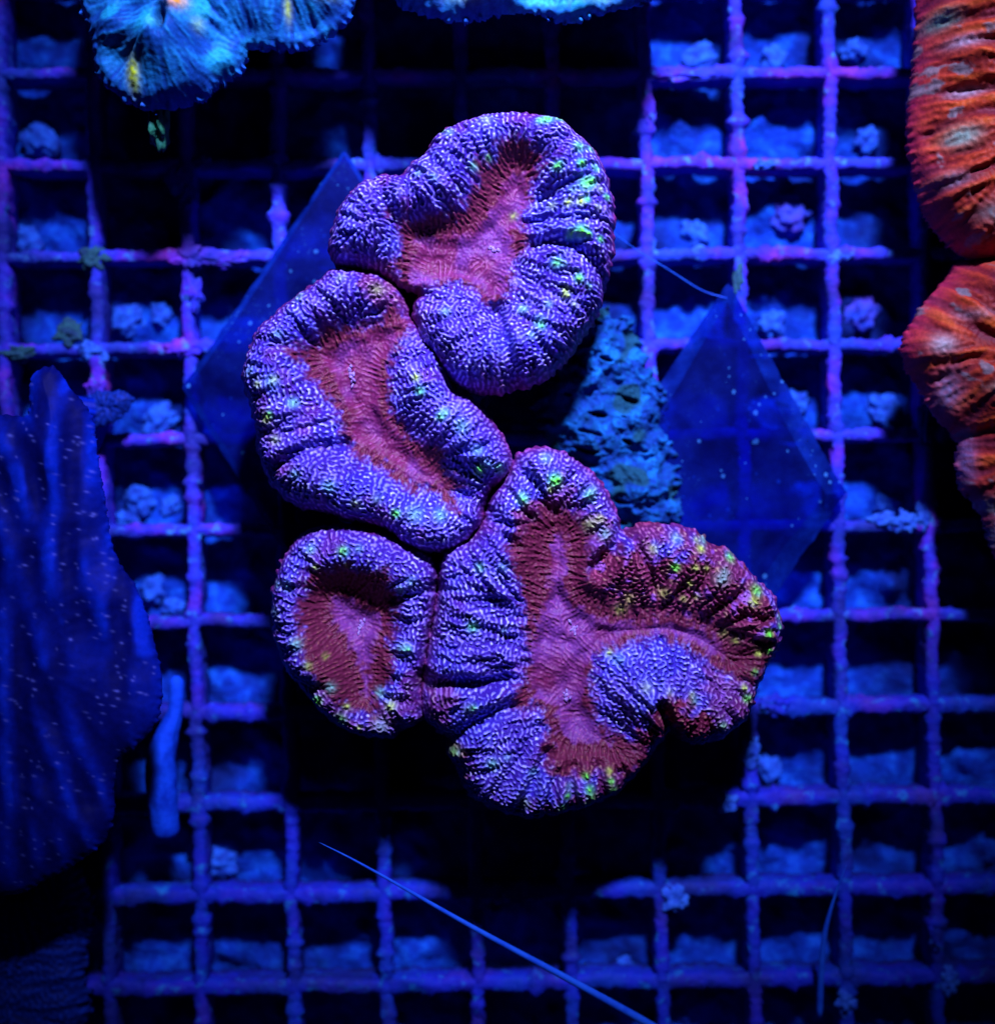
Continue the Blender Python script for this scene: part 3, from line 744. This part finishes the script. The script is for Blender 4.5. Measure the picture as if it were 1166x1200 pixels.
# teal coral at the far left corner
def teal_col(seed):
    def fn(g, so, d, rad, rad2, w, tan):
        c = mix((0.003, 0.06, 0.30), (0.010, 0.21, 0.54), sstep(-1.2, 1.4, 0.35*rad2+0.15*w+0.5*rad+0.7*g.noise(30, seed)))
        c = mix(c, (0.010, 0.36, 0.52), 0.75*sstep(0.4, 1.5, g.noise(34, seed+1)-0.01*(g.Y-30)))
        c = mix(c, (0.015, 0.10, 0.62), 0.6*np.exp(-np.maximum(so, 0)/12))
        return spots(g, c, [(162, 92, 7, 17, .95, (.50, .68, .03)), (164, 108, 4, 10, .5, (.3, .5, .05)), (218, 18, 9, 8, 1, (1, .42, .05)), (240, 40, 6, 8, .45, (.3, .6, .2)), (200, 36, 5, 14, 1, (.003, .012, .06)),
                            (341, 18, 4, 13, .7, (.5, .7, .1)), (385, 2, 14, 7, .6, (.4, .7, .2)), (190, 42, 6, 6, .4, (.1, .6, .7)),
                            (640, 4, 30, 10, .5, (.05, .55, .75)), (545, 2, 20, 8, .6, (.4, .7, .25)), (700, 3, 20, 6, .4, (.2, .65, .4))], 0.5+0.5*w)
    return fn
def teal_hole(g, so, d):
    return -26*np.exp(-(((g.X-199)/6)**2+((g.Y-36)/15)**2))+9*np.exp(-(((g.X-216)/10)**2+((g.Y-20)/11)**2))+5*np.exp(-(((g.X-162)/6)**2+((g.Y-94)/16)**2))
TL = [(94,-10),(104,30),(110,62),(113,84),(125,102),(142,116),(160,124),(178,131),(200,128),(217,125),(235,118),(248,112),(262,98),(282,86),(288,70),(295,58),(318,58),(340,60),(360,57),(384,46),(405,28),(416,5),(414,-40),(390,-200),(300,-290),(180,-280),(95,-200)]  # unseen back part lengthened so the coral's shadow darkens the rack
t1 = empty('plating_coral', 250, 20, 0)
tag(t1, 'ruffled teal blue coral with an orange mouth and a green stalk', 'coral')
fleshy('plating_coral', 'flesh', TL, 200, 150, teal_col(411), M_teal, t1, 400, radial=(18, 0.8), wr_amp=0.22, kref=160, R=80, lobes=teal_hole, wob=1.4)
V, F = lump_verts(220, -20, 70, 50, 45, 85, 0.3, 5); mesh_obj('foot', V, F, M_base, t1)
V, F = lump_verts(187, 143, 128, 12, 30, 24, 0.35, 6); mesh_obj('stalk', V, F, ramp_mat('green_stalk', [(0.4, (0.01, 0.13, 0.10)), (0.6, (0.03, 0.28, 0.13))], 400), t1)
TM = [(424,-45),(443,-22),(462,2),(480,14),(500,20),(530,27),(560,25),(600,18),(632,18),(652,27),(672,27),(690,20),(720,14),(752,4),(785,-25),(800,-180),(650,-330),(490,-310),(415,-180)]  # unseen back and left end stretched out to shade the cells below
t2 = empty('plating_coral', 610, -50, 0)
tag(t2, 'second teal coral, only its pale ruffled rim showing at the rack edge', 'coral')
fleshy('plating_coral', 'flesh', TM, 200, 155, teal_col(431), M_teal, t2, 440, radial=(18, 0.8), wr_amp=0.22, kref=160, R=70, wob=1.4)
V, F = lump_verts(610, -70, 70, 60, 40, 85, 0.3, 7); mesh_obj('foot', V, F, M_base, t2)

# orange-red coral
def red_col(seed):
    def fn(g, so, d, rad, rad2, w, tan):
        c = mix((0.18, 0.013, 0.014), (0.40, 0.040, 0.014), sstep(-1.3, 1.3, rad+0.5*rad2+0.4*w))
        c = mix(c, (0.54, 0.095, 0.010), 0.65*sstep(0.7, 1.8, rad+0.4*g.noise(25, seed)))
        c = mix(c, (0.42, 0.015, 0.10), 0.7*np.exp(-np.maximum(so, 0)/9))
        c = mix(c, (0.12, 0.02, 0.05), 0.45*sstep(0.9, 1.9, -rad+0.3*g.noise(18, seed+1)))
        c = mix(c, (0.15, 0.17, 0.20), 0.75*sstep(1.2, 2.0, g.noise(20, seed+2)+0.3*w-0.008*np.maximum(so, 0)+.3))
        gg = (.30, .42, .34); pp = (.34, .26, .34)
        return spots(g, c, [(1090, 38, 14, 10, .8, (.12, .26, .22)), (1110, 68, 16, 7, .7, pp), (1115, 124, 16, 5, .7, pp), (1109, 174, 14, 10, .9, gg), (1100, 222, 16, 9, .7, (.16, .14, .2)), (1150, 262, 22, 12, .8, (.10, .14, .15)), (1155, 15, 9, 9, .5, pp),
                            (1090, 408, 12, 10, .8, (.35, .30, .34)), (1152, 335, 8, 14, .6, (.12, .03, .1)), (1125, 375, 20, 6, .4, pp), (1100, 462, 14, 26, .75, (.15, .12, .24)), (1150, 460, 12, 6, .5, gg), (1126, 540, 8, 26, .7, (.2, .14, .34)), (1150, 592, 16, 9, .8, (.25, .26, .34)), (1160, 625, 10, 18, .8, (.12, .12, .22))], 0.5+0.5*w)
    return fn
r0 = empty('red_coral', 1230, 260, 0)
tag(r0, 'orange red fleshy coral with deep ridges and grey green patches', 'coral')
RU = [(1082,-40),(1074,0),(1072,45),(1068,90),(1062,140),(1063,170),(1070,212),(1078,242),(1092,266),(1112,288),(1132,303),(1160,312),(1210,318),(1280,290),(1340,200),(1350,60),(1300,-60),(1180,-110)]
RL = [(1128,306),(1108,326),(1085,352),(1066,380),(1056,403),(1058,425),(1068,444),(1080,462),(1088,478),(1105,500),(1120,514),(1120,545),(1124,572),(1140,590),(1152,615),(1160,640),(1180,670),(1240,690),(1320,600),(1340,440),(1280,330),(1200,300)]
def red_lobes(g, so, d): return -14*np.exp(-(g.line([(1120, 512), (1145, 505), (1200, 500)])/7)**2)-8*np.exp(-(g.line([(1062, 432), (1120, 425), (1200, 440)])/6)**2)
fleshy('red_coral', 'polyp', RU, 185, 90, red_col(511), M_red, r0, 500, radial=(30, 2.4), wr_amp=0.5, kref=105, R=90, wob=0.6)
fleshy('red_coral', 'polyp', RL, 168, 84, red_col(561), M_red, r0, 550, radial=(34, 1.9), wr_amp=0.5, kref=98, R=80, lobes=red_lobes, wob=0.6)
V, F = lump_verts(1210, 180, 40, 90, 120, 60, 0.25, 8); mesh_obj('foot', V, F, M_base, r0)
V, F = lump_verts(1210, 470, 40, 80, 110, 55, 0.25, 9); mesh_obj('foot', V, F, M_base, r0)

# big dark blue sheet on the left
LEAF = [(-60,490),(10,487),(36,486),(36,455),(42,438),(58,430),(70,434),(84,455),(104,478),(112,500),(116,535),(124,580),(130,628),(142,660),(162,690),(176,730),(186,768),(191,800),(189,832),(178,858),(160,874),(142,888),(135,915),(135,950),(128,978),(112,996),(92,1010),(70,1024),(52,1032),(30,1045),(0,1050),(-60,1060),(-160,1000),(-180,760),(-140,540)]
def leaf_col(g, so, d, rad, rad2, w, tan):
    fold = g.orient(np.full(g.shape, math.pi/2-0.12), 42, 7, 707)
    c = mix((0.0008, 0.003, 0.11), (0.0010, 0.010, 0.30), sstep(-1.3, 1.5, fold+0.5*g.noise(60, 711)))
    c = mix(c, (0.002, 0.028, 0.62), 0.7*sstep(0.6, 2.2, fold+0.3*g.noise(20, 712)))
    rng = np.random.default_rng(77)
    for _ in range(330):
        x, y = rng.uniform(0, 190), rng.uniform(430, 1050); s = rng.uniform(.3, 1.0)*rng.choice([1, .6]); rx = rng.uniform(1.2, 3.2); ry = rng.uniform(1.0, 1.7)
        j0 = int((x-8-g.x[0])/g.step); i0 = int((y-8-g.y[0])/g.step); n = int(16/g.step)
        if j0 < 0 or i0 < 0 or i0+n >= g.shape[0] or j0+n >= g.shape[1]: continue
        sl = (slice(i0, i0+n), slice(j0, j0+n))
        m = np.exp(-(((g.X[sl]-x)/rx)**2+((g.Y[sl]-y-0.2*(g.X[sl]-x))/ry)**2))*s
        c[sl] = mix(c[sl], (0.14, 0.18, 0.9), np.clip(m*0.6, 0, 1))
    return c
def leaf_lobes(g, so, d):
    fold = g.orient(np.full(g.shape, math.pi/2-0.12), 42, 7, 707)
    return 1.8*fold*sstep(0, 40, d)+14*np.exp(-(((g.X-60)/26)**2+((g.Y-520)/80)**2))
lf = fleshy('leaf_coral', 'leaf_coral', LEAF, 160, 138, leaf_col, M_leaf, None, 700, step=1.3, radial=(40, 0.3), wr_amp=0.0, kref=140, R=40, lobes=leaf_lobes, rings=((1, 5), (8, 12), (40, 60), (60, 150)), wob=0.5)
lf.name = 'leaf_coral'
tag(lf, 'broad dark blue leaf-like coral sheet dusted with pale specks', 'coral')
# small dark flap behind its tip, and the ledge below it
def dim_col(g, so, d, rad, rad2, w, tan):
    return mix((0.002, 0.012, 0.14), (0.005, 0.03, 0.32), sstep(-1, 1.4, w+rad2))
fl = fleshy('blade', 'algae_frond', [(98,470),(112,459),(135,458),(157,464),(150,480),(138,492),(115,501),(104,496)], 44, 34, dim_col, M_leaf, None, 760, step=1.5, wr_amp=.6, radial=(14, .8), kref=40, R=14, rings=((1, 4), (12, 34)), wob=.8)
tag(fl, 'small dark blue algae frond sticking out behind the leaf coral tip', 'algae')
fl = fleshy('ledge', 'algae_clump', [(-60,1050),(-10,1044),(20,1060),(45,1030),(75,1012),(95,1030),(104,1080),(96,1140),(100,1200),(60,1260),(-60,1260)], 50, 10, dim_col, M_leaf, None, 780, step=2, wr_amp=1.0, radial=(30, 1.0), kref=35, R=40, rings=((1, 10), (4, 40)), wob=2.0)
tag(fl, 'dark lumpy algae clump in the shade below the leaf coral', 'algae')

# ------------------------------------------------------------------ rod, bristles, thread
def tube(name, pts, mat, label=None, cat=None, n=60, m=12, wob=0.0, seed=1, kind=None):
    """pts: (x, y, z, r)"""
    p = np.array(pts, float); t0 = np.linspace(0, 1, len(p)); t = np.linspace(0, 1, n)
    def cr(a):
        q = np.concatenate([[2*a[0]-a[1]], a, [2*a[-1]-a[-2]]]); u = t*(len(a)-1); i = np.minimum(u.astype(int), len(a)-2); f = u-i
        p0, p1, p2, p3 = q[i], q[i+1], q[i+2], q[i+3]
        return 0.5*(2*p1+(-p0+p2)*f+(2*p0-5*p1+4*p2-p3)*f*f+(-p0+3*p1-3*p2+p3)*f**3)
    x, y, z, r = [cr(p[:, q]) for q in range(4)]
    r = np.maximum(r, 0.15)
    end = np.minimum(1, np.minimum(np.arange(n)+0.15, n-1-np.arange(n)+0.15)/3.0); r = r*np.sqrt(1-(1-end)**2)
    X = (x-583)*S*k_at(z); Y = (600-y)*S*k_at(z); P = np.stack([X, Y, z*S], 1)
    T = np.gradient(P, axis=0); T /= np.linalg.norm(T, axis=1, keepdims=True)
    U = np.cross(T, [0, 0, 1.0]); U /= np.linalg.norm(U, axis=1, keepdims=True); W = np.cross(U, T)
    rng = np.random.default_rng(seed)
    V = []
    for a in np.linspace(0, 2*math.pi, m, endpoint=False):
        rr = r*S*(1+wob*np.convolve(rng.standard_normal(n+8), np.ones(9)/3, 'valid'))
        V.append(P+(U*math.cos(a)+W*math.sin(a))*rr[:, None])
    V = np.stack(V, 1).reshape(-1, 3)
    i, j = np.meshgrid(np.arange(n-1), np.arange(m), indexing='ij'); i = i.ravel(); j = j.ravel(); j2 = (j+1) % m
    F = np.stack([i*m+j, i*m+j2, (i+1)*m+j2, (i+1)*m+j], 1)
    o = mesh_obj(name, V, F, mat)
    return tag(o, label, cat)
tube('plastic_rod', [(207, 792, 6, 9), (206, 832, 10, 9.5), (194, 868, 16, 15), (188, 900, 20, 18), (191, 940, 20, 18), (196, 984, 18, 16)], M_rod,
     'smooth bent blue rod lying beside the leaf coral', 'rod', wob=0.05, m=24)
tube('urchin_spine', [(374, 987, 150, .4), (430, 1016, 140, 1.4), (560, 1090, 118, 3.0), (680, 1155, 95, 4.2), (770, 1206, 70, 5.0), (860, 1262, 10, 5.5)], M_bristle,
     'long thin pale blue spine slanting across the dark cells', 'spine', n=90)
tube('urchin_spine', [(991, 1014, 75, .5), (978, 1050, 60, 1.6), (966, 1095, 42, 3.2), (962, 1140, 26, 3.8), (960, 1192, 8, 4.0)], M_bristle,
     'short curved pale blue spine standing on a grid bar', 'spine')
tube('thread', [(712, 268, 60, .45), (745, 292, 52, .45), (785, 317, 44, .55), (822, 340, 38, .6), (853, 350, 36, .7)], M_bristle,
     'fine thread stretched from the coral to the acrylic tile corner', 'thread')

# ------------------------------------------------------------------ crust tufts on the rack
V_, B_, G_ = 0, 1, 2
CRUST = [(212, 208, 15, 24, V_, 'on the joint under the green stalk'), (222, 232, 11, 16, V_, None), (240, 190, 10, 9, V_, None), (222, 303, 22, 16, V_, 'on the joint nearest the dark acrylic tile edge'), (260, 305, 30, 9, V_, None),
 (228, 345, 12, 22, V_, None), (108, 412, 20, 13, B_, 'between the green algae and the leaf coral tip'), (216, 408, 22, 12, V_, 'beside the corner of the dark acrylic tile'), (112, 455, 12, 14, V_, 'just behind the leaf coral tip'),
 (108, 303, 20, 14, G_, 'farthest from the leaf coral, on a bar joint'), (82, 390, 17, 15, G_, 'just off the leaf coral tip'), (22, 414, 20, 10, G_, 'flat along a bar next to the leaf coral'), (866, 330, 8, 20, G_, 'behind the corner of the clear tile'),
 (800, 88, 44, 9, V_, 'stretched long over a bar beside the teal rim'), (1061, 612, 15, 14, B_, 'under the tapering end of the red coral'), (1040, 610, 20, 10, B_, None), (1083, 500, 10, 30, B_, 'running along a bar in the shade of the red coral'),
 (1082, 605, 10, 18, B_, None), (790, 1052, 16, 18, B_, 'on a joint between the two spines'), (780, 945, 15, 10, B_, None), (848, 940, 16, 14, B_, None), (880, 880, 12, 22, B_, 'hugging a bar close below the right coral lobe'),
 (905, 826, 20, 14, V_, 'curling out from under the right coral lobe'), (990, 1174, 14, 18, B_, 'at the foot of the short curved spine'), (1110, 1150, 14, 20, B_, None), (1095, 1100, 9, 20, V_, None), (760, 130, 10, 18, V_, None),
 (325, 185, 14, 8, V_, 'in the shade beside the tip of the dark tile'), (895, 193, 14, 7, B_, None), (610, 1052, 30, 11, V_, 'on the bar crossed by the long spine')]
KIND = ['violet algae crust lump', 'blue algae crust lump', 'dull green algae lump']
for n, (x, y, rx, ry, mm, where) in enumerate(CRUST):
    V, F = lump_verts(x, y, -1, rx*.85, ry*.85, 5.0, 0.75, 900+n, sub=4)
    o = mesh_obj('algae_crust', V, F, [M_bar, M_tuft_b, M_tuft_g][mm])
    tag(o, KIND[mm]+' '+(where or 'grown over a plain stretch of grid bar'), 'algae', ['violet crust lumps on the rack', 'blue crust lumps on the rack', 'green crust lumps on the rack'][mm])

# rubble lying on the sand, visible in the cells
STONES = [(922, 252, 27, 1, 'in the cell behind the clear tile corner'), (1008, 366, 24, 1, 'in the cell touching the red coral fold'), (165, 585, 20, 0, 'largest of three in the cell beside the leaf coral'), (148, 610, 14, 0, None), (200, 592, 13, 0, None),
 (180, 690, 18, 0, None), (205, 712, 15, 0, None), (186, 492, 24, 0, 'next to the small dark algae frond'), (30, 285, 22, 0, None), (48, 165, 24, 0, None), (150, 375, 22, 0, None), (190, 368, 16, 0, None), (182, 272, 18, 0, None),
 (820, 68, 22, 0, None), (905, 70, 18, 0, None), (815, 275, 18, 0, None), (1000, 60, 16, 0, None), (1015, 165, 17, 0, None), (1035, 480, 22, 0, None), (930, 470, 18, 0, 'peeping out from under the clear tile edge'), (905, 380, 18, 0, None),
 (900, 900, 18, 0, None), (1040, 590, 16, 0, None), (640, 1010, 20, 0, None), (730, 1140, 18, 0, 'in the cell beside the thick end of the long spine'), (255, 1010, 24, 0, None)]
for n, (x, y, r, mm, where) in enumerate(STONES):
    V, F = lump_verts(x, y, -60, r, r*0.8, r*0.5, 0.5, 950+n, sub=4, rot=n)
    o = mesh_obj('rubble_stone', V, F, [M_stone, M_stone_v][mm])
    tag(o, ['small rough blue stone ', 'round violet crusted stone '][mm]+(where or 'on the sand inside a grid cell'), 'stone', ['blue rubble on the sand', 'violet stones on the sand'][mm])
